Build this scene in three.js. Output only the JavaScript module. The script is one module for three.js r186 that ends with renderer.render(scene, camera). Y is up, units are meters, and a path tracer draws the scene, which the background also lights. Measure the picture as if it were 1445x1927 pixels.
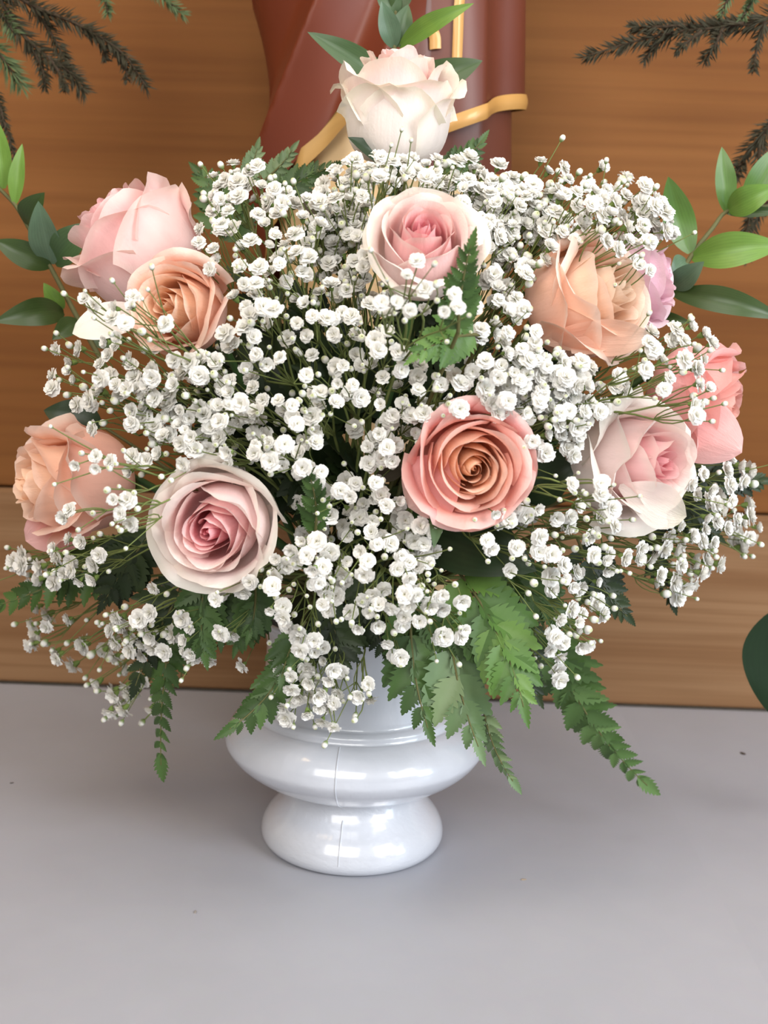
import * as THREE from 'three';
import { RectAreaLightUniformsLib } from 'three/addons/lights/RectAreaLightUniformsLib.js';
import { RoundedBoxGeometry } from 'three/addons/geometries/RoundedBoxGeometry.js';
import { mergeGeometries } from 'three/addons/utils/BufferGeometryUtils.js';

// ---------- camera ----------
const W = 1445, H = 1927, FOV = 45, F = H / 2 / Math.tan(THREE.MathUtils.degToRad(FOV / 2));
const scene = new THREE.Scene();
const camera = new THREE.PerspectiveCamera(FOV, W / H, 0.02, 30);
camera.position.set(0.014, 0.375, 0.80);
camera.rotation.set(THREE.MathUtils.degToRad(-10.3), 0, THREE.MathUtils.degToRad(2.1), 'YXZ');
camera.updateMatrixWorld(true);
camera.focus = 0.72; camera.userData.fStop = 9;
const renderer = new THREE.WebGLRenderer({ antialias: true });
renderer.toneMapping = THREE.LinearToneMapping;
renderer.toneMappingExposure = 0.9;
renderer.shadowMap.enabled = true;
scene.background = new THREE.Color(0x0b0b0c);

// ---------- lights ----------
RectAreaLightUniformsLib.init();
function areaLight(name, label, category, color, power, w, h, pos, aim, glow) {
  const g = new THREE.Group(); g.name = name; g.position.set(...pos); scene.add(g);
  g.userData = { label, category };
  g.lookAt(new THREE.Vector3(...aim)); // +z towards the aim
  const fr = new THREE.Mesh(new RoundedBoxGeometry(w + 0.06, h + 0.06, 0.03, 2, 0.008), new THREE.MeshStandardMaterial({ color: 0xd8d8d4, roughness: 0.6 }));
  fr.name = 'lamp_frame'; fr.position.z = -0.02; g.add(fr);
  const m = new THREE.MeshStandardMaterial({ color: 0xffffff, emissive: new THREE.Color(...color), emissiveIntensity: glow });
  const d = new THREE.Mesh(new THREE.PlaneGeometry(w, h), m); d.name = 'lamp_diffuser'; g.add(d);
  const l = new THREE.RectAreaLight(new THREE.Color(...color), power, w, h);
  l.position.z = 0.012; l.rotation.y = Math.PI; g.add(l);
  return g;
}
areaLight('unseen_ceiling_lamp', 'unseen long neutral ceiling light panel lighting the bouquet and table from above', 'lamp', [1, 0.95, 0.89], 4.2, 1.3, 0.42, [0.1, 1.62, 0.55], [0.05, 0.2, 0.1], 3);  // out of view, placed to light bouquet and table from overhead
areaLight('unseen_ceiling_lamp_001', 'unseen small warm ceiling light panel lighting the left of the wall', 'lamp', [1, 0.72, 0.4], 7, 0.5, 0.3, [-0.8, 1.5, 0.75], [-0.2, 0.25, -0.2], 3);  // out of view, gives the left wall its warm light
areaLight('unseen_window_panel', 'unseen wide pale daylight panel at front right, lighting the flowers and wall', 'window', [0.98, 0.98, 1], 16, 0.8, 0.9, [1.4, 1.0, 1.4], [0.0, 0.25, 0], 2);  // key light from an unseen source at front right
areaLight('unseen_window_panel_002', 'added broad soft fill light panel behind the camera at left', 'window', [1, 0.98, 0.96], 6, 1.6, 1.0, [-0.4, 1.15, 1.95], [0, 0.25, 0], 2);  // added fill for flowers facing front left, no real window
areaLight('unseen_window_panel_001', 'unseen narrow bluish daylight panel at right, lighting the side of the vase', 'window', [0.62, 0.82, 1], 9, 0.4, 0.7, [1.6, 0.5, 0.85], [0.05, 0.15, 0], 2);  // out of view, puts the bluish light on the vase

// ---------- helpers ----------
const V = (x, y, z) => new THREE.Vector3(x, y, z);
const rng = (s) => () => { s = (s + 0x6d2b79f5) | 0; let t = Math.imul(s ^ (s >>> 15), 1 | s); t = (t + Math.imul(t ^ (t >>> 7), 61 | t)) ^ t; return ((t ^ (t >>> 14)) >>> 0) / 4294967296; };
const clamp = (x, a = 0, b = 1) => Math.min(b, Math.max(a, x)), lerp = (a, b, t) => a + (b - a) * t;
const sm = (a, b, x) => { const t = clamp((x - a) / (b - a)); return t * t * (3 - 2 * t); };
const hash = (x, y) => { let h = Math.imul(x, 374761393) + Math.imul(y, 668265263); h = Math.imul(h ^ (h >>> 13), 1274126177); return ((h ^ (h >>> 16)) >>> 0) / 4294967296; };
function noise(x, y) { const i = Math.floor(x), j = Math.floor(y), a = x - i, b = y - j, u = a * a * (3 - 2 * a), v = b * b * (3 - 2 * b); return lerp(lerp(hash(i, j), hash(i + 1, j), u), lerp(hash(i, j + 1), hash(i + 1, j + 1), u), v) * 2 - 1; }
const fbm = (x, y, n = 4) => { let s = 0, a = 0.5; for (let i = 0; i < n; i++) { s += a * noise(x, y); x = x * 2.03 + 17.1; y = y * 2.03 + 5.7; a *= 0.5; } return s; };
const lin = (hex) => new THREE.Color(hex);               // linear working colour
// the point in the place that the photograph shows at (px, py), at distance z from the table's vase
function P(px, py, z) {
  const d = V((px - W / 2) / F, -(py - H / 2) / F, -1).applyQuaternion(camera.quaternion), o = camera.position;
  return d.multiplyScalar((z - o.z) / d.z).add(o);
}
const fwd = V(0, 0, -1).applyQuaternion(camera.quaternion);
const mpp = (p) => p.clone().sub(camera.position).dot(fwd) / F;   // metres per photograph pixel at a point
const shell = (px, py) => { const a = (px - 705) / 740, b = (py - 790) / 570; return -0.03 + 0.185 * Math.sqrt(Math.max(0, 1 - a * a - b * b)); };
const used = {};
const numbered = (n) => { const k = (used[n] = (used[n] ?? -1) + 1); return k ? n + '_' + String(k).padStart(3, '0') : n; };
function thing(name, label, category, pos = V(0, 0, 0), group) {
  const g = new THREE.Group(); g.name = numbered(name); g.position.copy(pos); scene.add(g);
  g.userData = { label, category }; if (group) g.userData.group = group;
  return g;
}
function part(name, geo, mat, parent) { const m = new THREE.Mesh(geo, mat); m.name = name; m.castShadow = m.receiveShadow = true; parent.add(m); return m; }
function struct(name, geo, mat, pos) { const m = part(name, geo, mat, scene); m.position.set(...pos); m.userData = { kind: 'structure' }; return m; }
// surface over u in [-1,1], v in [0,1]; col gives a linear [r,g,b]
function surf(nu, nv, fn, col, closed) {
  const p = [], c = [], uv = [], ix = [];
  for (let j = 0; j <= nv; j++) for (let i = 0; i <= nu; i++) {
    const u = (i / nu) * 2 - 1, v = j / nv, q = fn(u, v);
    p.push(q.x, q.y, q.z); uv.push(i / nu, v);
    if (col) c.push(...col(u, v));
  }
  for (let j = 0; j < nv; j++) for (let i = 0; i < nu; i++) { const a = j * (nu + 1) + i, b = a + 1, d = a + nu + 1, e = d + 1; ix.push(a, b, e, a, e, d); }
  const g = new THREE.BufferGeometry();
  g.setAttribute('position', new THREE.Float32BufferAttribute(p, 3)); g.setAttribute('uv', new THREE.Float32BufferAttribute(uv, 2));
  if (col) g.setAttribute('color', new THREE.Float32BufferAttribute(c, 3));
  g.setIndex(ix); g.computeVertexNormals();
  if (closed) { const n = g.attributes.normal; for (let j = 0; j <= nv; j++) { const a = j * (nu + 1), b = a + nu, s = V(n.getX(a) + n.getX(b), n.getY(a) + n.getY(b), n.getZ(a) + n.getZ(b)).normalize(); n.setXYZ(a, s.x, s.y, s.z); n.setXYZ(b, s.x, s.y, s.z); } }
  return g;
}
// one mesh made of tapered tubes: add(points, r0, r1)
class Tubes {
  constructor(k = 5) { this.k = k; this.p = []; this.n = []; this.ix = []; }
  add(pts, r0, r1 = r0) {
    const k = this.k, base = this.p.length / 3; let side = null;
    pts.forEach((q, i) => {
      const t = (pts[i + 1] ?? q).clone().sub(pts[i - 1] ?? q).normalize();
      if (!side) side = Math.abs(t.y) < 0.9 ? V(0, 1, 0) : V(1, 0, 0);
      side = side.clone().addScaledVector(t, -side.dot(t)).normalize();
      const b = t.clone().cross(side), r = lerp(r0, r1, i / (pts.length - 1));
      for (let a = 0; a < k; a++) { const w = (a / k) * Math.PI * 2, d = side.clone().multiplyScalar(Math.cos(w)).addScaledVector(b, Math.sin(w)); this.p.push(q.x + d.x * r, q.y + d.y * r, q.z + d.z * r); this.n.push(d.x, d.y, d.z); }
    });
    for (let i = 0; i < pts.length - 1; i++) for (let a = 0; a < k; a++) { const A = base + i * k + a, B = base + i * k + ((a + 1) % k); this.ix.push(A, B, B + k, A, B + k, A + k); }
    return this;
  }
  geo() { const g = new THREE.BufferGeometry(); g.setAttribute('position', new THREE.Float32BufferAttribute(this.p, 3)); g.setAttribute('normal', new THREE.Float32BufferAttribute(this.n, 3)); g.setIndex(this.ix); return g; }
}
const bez = (a, c, b, n) => new THREE.QuadraticBezierCurve3(a, c, b).getPoints(n);
function tex(w, h, fn, srgb, repeat) {   // fn(u, v) -> [r,g,b] 0..1
  const d = new Uint8Array(w * h * 4);
  for (let y = 0; y < h; y++) for (let x = 0; x < w; x++) { const c = fn(x / w, y / h), o = (y * w + x) * 4; d[o] = clamp(c[0]) * 255; d[o + 1] = clamp(c[1]) * 255; d[o + 2] = clamp(c[2]) * 255; d[o + 3] = 255; }
  const t = new THREE.DataTexture(d, w, h); t.magFilter = THREE.LinearFilter; t.minFilter = THREE.LinearFilter; t.wrapS = t.wrapT = THREE.RepeatWrapping;
  if (srgb) t.colorSpace = THREE.SRGBColorSpace; if (repeat) t.repeat.set(...repeat); t.needsUpdate = true; return t;
}
const mix3 = (a, b, t) => [lerp(a[0], b[0], t), lerp(a[1], b[1], t), lerp(a[2], b[2], t)];
const hex3 = (h) => { const c = new THREE.Color(h); return [c.r, c.g, c.b]; };
const s3 = (h) => [(h >> 16) / 255, ((h >> 8) & 255) / 255, (h & 255) / 255];

// ---------- the setting ----------
const WALL = -0.303, SEAM = 0.183;
function woodTexture(w, h, seed, a, b, dark, rings, warp) {
  return tex(w, h, (u, v) => {
    const big = fbm(u * 2.2 + seed, v * 2.6 + seed, 3), r = v * rings + big * warp + fbm(u * 3 + seed, v * 26, 3) * 0.5;
    const ring = 0.5 + 0.5 * Math.sin(r * 6.283), fine = fbm(u * 9 + seed, v * 190 + seed, 3), band = fbm(u * 0.9 + seed * 2, v * 7 + seed, 3);
    let c = mix3(a, b, clamp(0.5 + band * 0.9 + (ring - 0.5) * 0.28));
    c = mix3(c, dark, clamp(0.08 + Math.pow(ring, 5) * 0.14 + fine * 0.32, 0, 0.4));
    return c;
  }, true);
}
const lowerWood = new THREE.MeshPhysicalMaterial({ map: woodTexture(1024, 512, 3.3, s3(0x8a6a4c), s3(0x7b593b), s3(0x644529), 7, 2.6), roughness: 0.7, specularIntensity: 0.4 });
const upperWood = new THREE.MeshPhysicalMaterial({ map: woodTexture(1024, 1024, 8.1, s3(0x82562e), s3(0x6e441e), s3(0x563114), 4, 2.4), roughness: 0.75, specularIntensity: 0.4 });
const back = new THREE.Group(); back.name = 'wall_back'; back.userData = { kind: 'structure' }; scene.add(back);
{
  const low = part('board', new RoundedBoxGeometry(1.9, SEAM, 0.03, 3, 0.004), lowerWood, back); low.position.set(0, SEAM / 2, WALL - 0.015);
  const up = part('board', new RoundedBoxGeometry(1.9, 1.1, 0.03, 3, 0.003), upperWood, back); up.position.set(0, SEAM + 0.0015 + 0.55, WALL - 0.021);
  const rest = part('wall_surface', new THREE.BoxGeometry(6, 3.4, 0.1), new THREE.MeshStandardMaterial({ color: 0xcfc4b4, roughness: 0.9 }), back); rest.position.set(0, 0.7, WALL - 0.09);
}
const plaster = new THREE.MeshStandardMaterial({ color: 0xa89a88, roughness: 0.95 });
struct('floor', new THREE.BoxGeometry(6, 0.1, 5), new THREE.MeshStandardMaterial({ color: 0x8d7a66, roughness: 0.7 }), [0, -0.98, 2.1]);
struct('ceiling', new THREE.BoxGeometry(6, 0.1, 5), plaster, [0, 2.3, 2.1]);
struct('wall_left', new THREE.BoxGeometry(0.1, 3.4, 5), plaster, [-2.9, 0.7, 2.1]);
struct('wall_right', new THREE.BoxGeometry(0.1, 3.4, 5), plaster, [2.9, 0.7, 2.1]);
struct('wall_front', new THREE.BoxGeometry(6, 3.4, 0.1), plaster, [0, 0.7, 4.5]);
{ // the table
  const t = thing('altar_table', 'off-white laminate table top that carries the flower vase', 'table', V(0, -0.93, 0.25));
  const top = tex(1024, 1024, (u, v) => { const n = 0.5 * fbm(u * 5, v * 5, 4) + 0.25 * fbm(u * 60, v * 60, 3); return [0.625 + n * 0.03, 0.632 + n * 0.03, 0.662 + n * 0.03]; }, true, [1.6, 1]);
  const rough = tex(256, 256, (u, v) => { const n = 0.42 + 0.12 * fbm(u * 8, v * 8, 4); return [n, n, n]; });
  const tm = part('table_top', new RoundedBoxGeometry(1.9, 0.04, 1.1, 3, 0.004), new THREE.MeshPhysicalMaterial({ map: top, roughness: 1, roughnessMap: rough }), t); tm.position.set(0, 0.91, -0.0025);
  const bodyM = new THREE.MeshStandardMaterial({ color: 0xd8d4cc, roughness: 0.6 });
  part('table_base', new RoundedBoxGeometry(1.8, 0.89, 1.0, 2, 0.006), bodyM, t).position.set(0, 0.445, -0.02);
}
// crumbs on the table
[[1398, 1419, 'tiny dark dried leaf crumb on the table near the right edge', 0x3d2f22, 7], [368, 1717, 'tiny grey fleck on the front left of the table', 0x8a8480, 6], [985, 1656, 'tiny brown fleck on the table right of the vase foot', 0x9a8a78, 6], [22, 1474, 'tiny dark speck at the far left of the table', 0x4a443e, 4]].forEach(([x, y, label, c, s], i) => {
  const d = V((x - W / 2) / F, -(y - H / 2) / F, -1).applyQuaternion(camera.quaternion), p = camera.position.clone().addScaledVector(d, -camera.position.y / d.y);
  const k = s * mpp(p), r = rng(i + 5), g = new THREE.IcosahedronGeometry(1, 1), a = g.attributes.position;
  for (let j = 0; j < a.count; j++) { const f = 0.75 + 0.4 * hash(Math.round(a.getX(j) * 50) + i, Math.round(a.getY(j) * 50 + a.getZ(j) * 77)); a.setXYZ(j, a.getX(j) * k * f, a.getY(j) * k * 0.25 * f, a.getZ(j) * k * 0.5 * f); }
  g.computeVertexNormals();
  const m = part(numbered('leaf_crumb'), g, new THREE.MeshStandardMaterial({ color: c, roughness: 0.9 }), scene); m.position.set(p.x, k * 0.18, p.z); m.rotation.y = r() * 3; m.userData = { label, category: 'crumb' };
});

// ---------- the vase ----------
{
  const g = thing('pedestal_vase', 'glossy white pedestal urn holding the whole bouquet', 'vase');
  const bump = tex(512, 256, (u, v) => { const n = 0.5 + 0.3 * fbm(u * 60, v * 40, 3); return [n, n, n]; }); bump.repeat.set(2, 1);
  const white = new THREE.MeshPhysicalMaterial({ color: lin(0xbcc0c8), roughness: 0.35, clearcoat: 1, clearcoatRoughness: 0.1, bumpMap: bump, bumpScale: 0.0004, side: THREE.DoubleSide });
  const lathe = (pts, n = 96) => new THREE.LatheGeometry(new THREE.SplineCurve(pts.map(([x, y]) => new THREE.Vector2(x, y))).getPoints(pts.length * 7), n);
  part('foot', lathe([[0.001, 0.003], [0.04, 0.003], [0.054, 0.0005], [0.0585, 0.0012], [0.0615, 0.0045], [0.0624, 0.009], [0.0612, 0.015], [0.058, 0.021], [0.0528, 0.0275], [0.048, 0.034], [0.0455, 0.041], [0.0452, 0.047]]), white, g);
  part('bowl', lathe([[0.038, 0.040], [0.046, 0.0428], [0.058, 0.0478], [0.071, 0.0545], [0.081, 0.0622], [0.0866, 0.0695], [0.0876, 0.0745], [0.0862, 0.0805], [0.0818, 0.0870], [0.0765, 0.0915], [0.0728, 0.0934], [0.0708, 0.0938], [0.0700, 0.0952], [0.0694, 0.0978], [0.0674, 0.0996], [0.0650, 0.1006], [0.0640, 0.1030], [0.0632, 0.11], [0.0618, 0.125], [0.0612, 0.14], [0.063, 0.152], [0.066, 0.157], [0.0668, 0.159], [0.0655, 0.1605], [0.062, 0.157], [0.059, 0.148], [0.0585, 0.12]]), white, g);
  const seam = new Tubes(6), prof = [[0.0624, 0.009], [0.0612, 0.015], [0.058, 0.021], [0.0528, 0.0275], [0.048, 0.034]], prof2 = [[0.058, 0.0478], [0.071, 0.0545], [0.081, 0.0622], [0.0866, 0.0695], [0.0876, 0.0745], [0.0862, 0.0805], [0.0818, 0.0870], [0.0765, 0.0915], [0.0728, 0.0934]];
  const az = -0.11; for (const q of [prof, prof2]) seam.add(new THREE.SplineCurve(q.map(([x, y]) => new THREE.Vector2(x - 0.00025, y))).getPoints(30).map((p) => V(p.x * Math.sin(az), p.y, p.x * Math.cos(az))), 0.0007);
  part('mould_seam', seam.geo(), white, g);
}
{
  const g = new THREE.SphereGeometry(0.052, 24, 16); g.scale(1, 0.75, 1);
  const m = part('unseen_floral_foam', g, new THREE.MeshStandardMaterial({ color: 0x1f2c1c, roughness: 1 }), scene); m.position.set(0, 0.15, 0); m.userData = { label: 'unseen dark green floral foam in the mouth of the white vase, darkening the gaps', category: 'foam' };  // unseen, keeps the gaps above the vase dark
}
const ROOT = V(0, 0.165, 0);

// ---------- roses ----------
const petalMat = new THREE.MeshPhysicalMaterial({ color: 0xffffff, vertexColors: true, roughness: 0.62, sheen: 0.25, sheenRoughness: 0.5, sheenColor: lin(0xfff2ec), specularIntensity: 0.35, transmission: 0.38, thickness: 0, side: THREE.DoubleSide,
  bumpMap: tex(256, 256, (u, v) => { const n = 0.5 + 0.35 * fbm(u * 26, v * 3, 3) + 0.2 * fbm(u * 60, v * 60, 2); return [n, n, n]; }), bumpScale: 0.00035 });
const greenM = (hex, o = {}) => new THREE.MeshPhysicalMaterial({ color: lin(hex), roughness: 0.5, specularIntensity: 0.6, transmission: 0.15, thickness: 0, side: THREE.DoubleSide, ...o });
const sepalMat = greenM(0x4a6b38), roseStemMat = greenM(0x3d5a2e, { transmission: 0 });
const PAL = {   // inner, middle, outer, margin of the petals, base
  peach: [0xfaca9a, 0xfbdabc, 0xfacdbb, 0xfdebe0, 0xf8d0a2],
  coral: [0xfcd4aa, 0xfcd8bc, 0xf6b2ae, 0xfbdcd4, 0xf6c492],
  salmon: [0xf7c2b2, 0xf6c4b6, 0xf5bcb8, 0xf9ccc8, 0xeab890],
  apricot: [0xfbe6ce, 0xfbe0c8, 0xf9d0ba, 0xfdf2e8, 0xf6c89a],
  blush: [0xf694a8, 0xfad0d0, 0xf9f0ea, 0xf5f2e6, 0xf8ece0],
  cream: [0xf6aebc, 0xf9d3d4, 0xfaf4ee, 0xf6f4e0, 0xf2eed8],
  pink: [0xf4a9b6, 0xf8c4ca, 0xf6d8d4, 0xf7e6dc, 0xf5e8de],
  lilac: [0xf3c0d4, 0xf5d0de, 0xf4dae4, 0xf8e4ea, 0xf6e6e4],
};
function petal(o) {
  const L = o.H, b = [[0.05, 0], [o.Rb * 1.42, -0.03 * L], [o.Rb * 1.12, 0.55 * L], [o.Rt, L]];
  const B = (t, k) => { const s = 1 - t; return s * s * s * b[0][k] + 3 * s * s * t * b[1][k] + 3 * s * t * t * b[2][k] + t * t * t * b[3][k]; };
  const D = (t, k) => { const s = 1 - t; return 3 * s * s * (b[1][k] - b[0][k]) + 6 * s * t * (b[2][k] - b[1][k]) + 3 * t * t * (b[3][k] - b[2][k]); };
  const cs = o.cs ?? 0.8;
  const fn = (u, vv) => {
    const au = Math.abs(u), ed = noise(u * 4 + o.seed * 7.1, o.seed * 3.3);
    const vm = 1 - o.round * Math.pow(au, 2.5) + (o.point ?? 0) * Math.exp(-u * u / 0.02) + 0.016 * ed * sm(0.6, 1, vv), v = Math.min(1.05, vv * vm);
    let r, y;
    const vc = cs * vm;
    if (vv <= cs || !o.curl) { r = B(v, 0); y = B(v, 1); }
    else {
      const r0 = B(vc, 0), y0 = B(vc, 1), a0 = Math.atan2(D(vc, 0), D(vc, 1)), s = (v - vc) * L * 1.15, cu = o.curl * (0.75 + 0.5 * noise(u * 2.2 + o.seed * 5, o.seed)), rc = Math.max(0.02, (1 - cs) * L * 1.15 / Math.max(0.15, cu)), th = s / rc;
      // arc that starts along the petal and turns outward
      const fx = rc * (1 - Math.cos(th)), fy = rc * Math.sin(th);
      r = r0 + fx * Math.cos(a0) + fy * Math.sin(a0); y = y0 + fy * Math.cos(a0) - fx * Math.sin(a0);
    }
    r *= 1 + o.spiral * u + (o.flare ?? 0) * Math.pow(au, 3) * v * v;
    r += o.amp * v * noise(u * 1.8 + o.seed * 11, v * 2.1 + o.seed) ;
    y += o.amp * 0.5 * v * noise(u * 2.4 - o.seed * 4, v * 2);
    const a = o.phi + u * o.A * (0.8 + 0.2 * v);
    return V(r * Math.cos(a) * o.S, y * o.S, r * Math.sin(a) * o.S);
  };
  const col = (u, v) => {
    const e = Math.max(sm(0.84, 0.98, v), sm(0.86, 1, Math.abs(u)) * v);
    let c = mix3(o.cBase, o.cMid, sm(0.0, 0.4, v));
    c = mix3(c, o.cEdge, 0.75 * e);
    const s = 1 + 0.05 * noise(u * 14 + o.seed, v * 2) + 0.03 * noise(u * 40, v * 7);
    return [c[0] * s, c[1] * s, c[2] * s];
  };
  return surf(16, 15, fn, col);
}
const faces = [];     // where roses show, so that small blossoms keep off them
function rose(spec) {
  const { at: [px, py], z, dir, R, pal, label, seed, spin = 0, open = 1, outer = 4, tall = 1, curl = 1, H0 = 1.45 } = spec;
  const c = P(px, py, z), S = R * mpp(c) / 1.12, d = V(...dir).normalize(), r = rng(seed), T = tall * H0;
  faces.push([px, py, R]);
  const base = c.clone().addScaledVector(d, -0.55 * S * T);
  const g = thing('rose', label, 'rose', base);
  const head = new THREE.Quaternion().setFromUnitVectors(V(0, 1, 0), d).multiply(new THREE.Quaternion().setFromAxisAngle(V(0, 1, 0), spin));
  const C = PAL[pal].map(hex3);
  const whorls = [   // n, Rb, Rt, H, half angle, round, curl, spiral, flare
    [2, 0.11, 0.03, 0.96, 2.4, 0.10, 0, 0.35, 0], [3, 0.19, 0.09, 1.01, 2.0, 0.14, 0, 0.28, 0], [3, 0.29, 0.19, 1.05, 1.65, 0.18, 0.3, 0.22, 0],
    [4, 0.40, 0.31, 1.07, 1.4, 0.22, 0.5, 0.16, 0], [4, 0.52, 0.46, 1.05, 1.25, 0.24, 0.8, 0.12, 0.02], [4, 0.66, 0.62, 1.01, 1.2, 0.25, 1.2, 0.09, 0.03],
    [4, 0.78, 0.80, 0.94, 1.15, 0.26, 1.7, 0.06, 0.05], [outer, 0.87, 0.96, 0.85, 1.1, 0.27, 2.3, 0.04, 0.08]];
  let phi = r() * 6.28;
  whorls.forEach(([n, Rb, Rt, Hh, A, round, cu, sp, fl], w) => {
    const t = w / (whorls.length - 1);
    for (let i = 0; i < n; i++) {
      phi += w < 2 ? 6.28 / n + 0.3 : 2.39996;
      if (w >= 5) phi = (i / n) * 6.28 + w * 0.75 + (r() - 0.5) * 0.35;
      const k = open, out = t * t, j = r() - 0.5, j2 = r() - 0.5;
      const cm = t < 0.5 ? mix3(C[0], C[1], t * 2) : mix3(C[1], C[2], (t - 0.5) * 2);
      const geo = petal({ phi, Rb: Rb * (1 + j * 0.05) * lerp(1, k, out), Rt: Rt * (1 + j2 * 0.10) * lerp(1, k, out), H: Hh * T * (1 + j * 0.07), A: A * (1 + j2 * 0.12), round: round * (1 + j * 0.3), curl: cu * curl * (0.7 + r() * 0.6), cs: w > 5 ? 0.72 + r() * 0.08 : 0.84,
        spiral: sp, flare: fl * k, point: w > 5 ? 0.1 * r() : 0, amp: 0.012 + 0.026 * t, seed: r() * 40, S, cBase: mix3(C[4], cm, 0.35 * (1 - t)), cMid: cm, cEdge: mix3(cm, C[3], 0.35 + 0.6 * t) });
      const m = part('petal', geo, petalMat, g); m.quaternion.copy(head);
    }
  });
  for (let i = 0; i < 5; i++) {   // sepals
    const a = i * 1.2566 + 0.4, l = S * (0.55 + 0.3 * r()), dn = r() * 0.5;
    const m = part('sepal', surf(4, 8, (u, v) => { const w = S * 0.13 * Math.pow(Math.sin(Math.PI * Math.pow(0.12 + 0.88 * v, 0.75)), 0.8) * (1 - 0.35 * v), rr = S * 0.12 + l * v * (0.75 + 0.25 * v), y = -0.02 * S - S * 0.3 * v * dn + S * 0.28 * v * v * (1 - dn) + Math.abs(u) * w * 0.3; return V(rr * Math.cos(a) - u * w * Math.sin(a), y, rr * Math.sin(a) + u * w * Math.cos(a)); }), sepalMat, g);
    m.quaternion.copy(head);
  }
  const hip = new THREE.LatheGeometry([[0.001, -0.22], [0.06, -0.21], [0.11, -0.14], [0.13, -0.06], [0.1, 0.0], [0.03, 0.03]].map(([x, y]) => new THREE.Vector2(x * S, y * S)), 12);
  part('receptacle', hip, sepalMat, g).quaternion.copy(head);
  const foot = ROOT.clone().add(V((r() - 0.5) * 0.05, -0.01, (r() - 0.5) * 0.05)).sub(base), neck = d.clone().multiplyScalar(-0.2 * S);
  part('stem', new Tubes(8).add(bez(neck, neck.clone().multiplyScalar(4).lerp(foot, 0.35), foot, 14), 0.0024, 0.003).geo(), roseStemMat, g);
  return { g, S, head };
}
rose({ at: [750, 196], z: 0.03, dir: [0.03, 0.97, 0.22], R: 112, pal: 'cream', seed: 11, spin: 0.4, open: 1.0, tall: 1.4, label: 'white rose with a pink heart standing highest, at the top of the bouquet' });
const rose2 = rose({ at: [252, 455], z: 0.035, dir: [-0.64, 0.72, 0.10], R: 128, pal: 'pink', seed: 23, spin: 1.2, tall: 1.2, curl: 0.8, label: 'large pale pink rose at the upper left, turned up and away to the left' });
rose({ at: [338, 578], z: 0.10, dir: [-0.38, 0.12, 0.9], R: 96, pal: 'peach', seed: 31, spin: 2.1, outer: 3, tall: 1.15, label: 'small peach rose tucked under the large pale pink rose at upper left' });
const rose4 = rose({ at: [796, 462], z: 0.12, dir: [-0.02, 0.58, 0.8], R: 110, pal: 'blush', seed: 41, spin: 0.9, label: 'blush white rose with pink heart directly below the topmost rose' });
const rose5 = rose({ at: [1108, 565], z: 0.085, dir: [0.66, 0.30, 0.66], R: 120, pal: 'apricot', seed: 53, spin: 2.6, tall: 1.25, label: 'apricot peach rose at upper right, turned to the right' });
rose({ at: [1205, 525], z: 0.02, dir: [0.80, 0.22, 0.25], R: 95, pal: 'lilac', seed: 61, spin: 0.3, label: 'lilac pink rose half hidden behind the apricot rose at upper right' });
const rose7 = rose({ at: [1312, 748], z: 0.035, dir: [0.80, -0.30, 0.40], R: 103, pal: 'salmon', seed: 71, spin: 1.9, tall: 1.2, label: 'salmon pink rose at the far right edge of the bouquet' });
const rose8 = rose({ at: [1188, 868], z: 0.085, dir: [0.62, 0.06, 0.76], R: 115, pal: 'blush', seed: 83, spin: 0.2, tall: 1.35, label: 'blush white rose with lilac pink heart just below the salmon rose on the right' });
const rose9 = rose({ at: [884, 876], z: 0.145, dir: [0.10, 0.02, 1], R: 116, pal: 'coral', seed: 97, spin: 1.4, label: 'open coral and apricot rose facing out at the centre right of the bouquet' });
rose({ at: [408, 988], z: 0.13, dir: [-0.18, -0.06, 0.97], R: 122, pal: 'blush', seed: 103, spin: 2.9, label: 'open blush white rose with deep pink heart facing out at lower left' });
const rose11 = rose({ at: [132, 905], z: 0.03, dir: [-0.82, 0.02, 0.56], R: 110, pal: 'peach', seed: 113, spin: 0.6, outer: 3, tall: 1.45, label: 'peach rose at the far left edge, turned to the left' });

// ---------- leaves ----------
// a folded, arching leaf from a to b (points relative to the thing), half width w, facing n
function leafGeo(a, b, w, n, arch = 0.12, fold = 0.25, shape = 0.85, wave = 0.04, blunt = 0.85) {
  const ax = b.clone().sub(a), L = ax.length(), t = ax.clone().normalize(), s = t.clone().cross(n).normalize(), up = s.clone().cross(t);
  return surf(6, 16, (u, v) => {
    const ww = w * Math.pow(Math.sin(Math.PI * Math.pow(clamp(0.02 + 0.98 * v), shape)), blunt) + w * 0.04 * (1 - v), q = a.clone().addScaledVector(ax, v);
    return q.addScaledVector(s, u * ww).addScaledVector(up, arch * L * Math.sin(Math.PI * v) + Math.abs(u) * ww * fold + wave * ww * Math.sin(v * 9 + u * 2));
  });
}
const ruscusTex = tex(256, 256, (u, v) => { const m = Math.abs(u - 0.5), vein = 0.5 + 0.5 * Math.sin((u - 0.5) * 70); let k = 0.86 + 0.1 * vein + 0.1 * fbm(u * 8, v * 8, 3); if (m < 0.02) k += 0.25; return [k, k, k]; });
const leafMats = [0x567a36, 0x6e9440, 0x3c5228, 0x5f7a60, 0x45603a].map((h) => greenM(h, { map: ruscusTex, roughness: 0.42, clearcoat: 0.2, clearcoatRoughness: 0.35, transmission: 0.2 }));
const twigMat = greenM(0x5a5a38, { transmission: 0, roughness: 0.7 });
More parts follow.
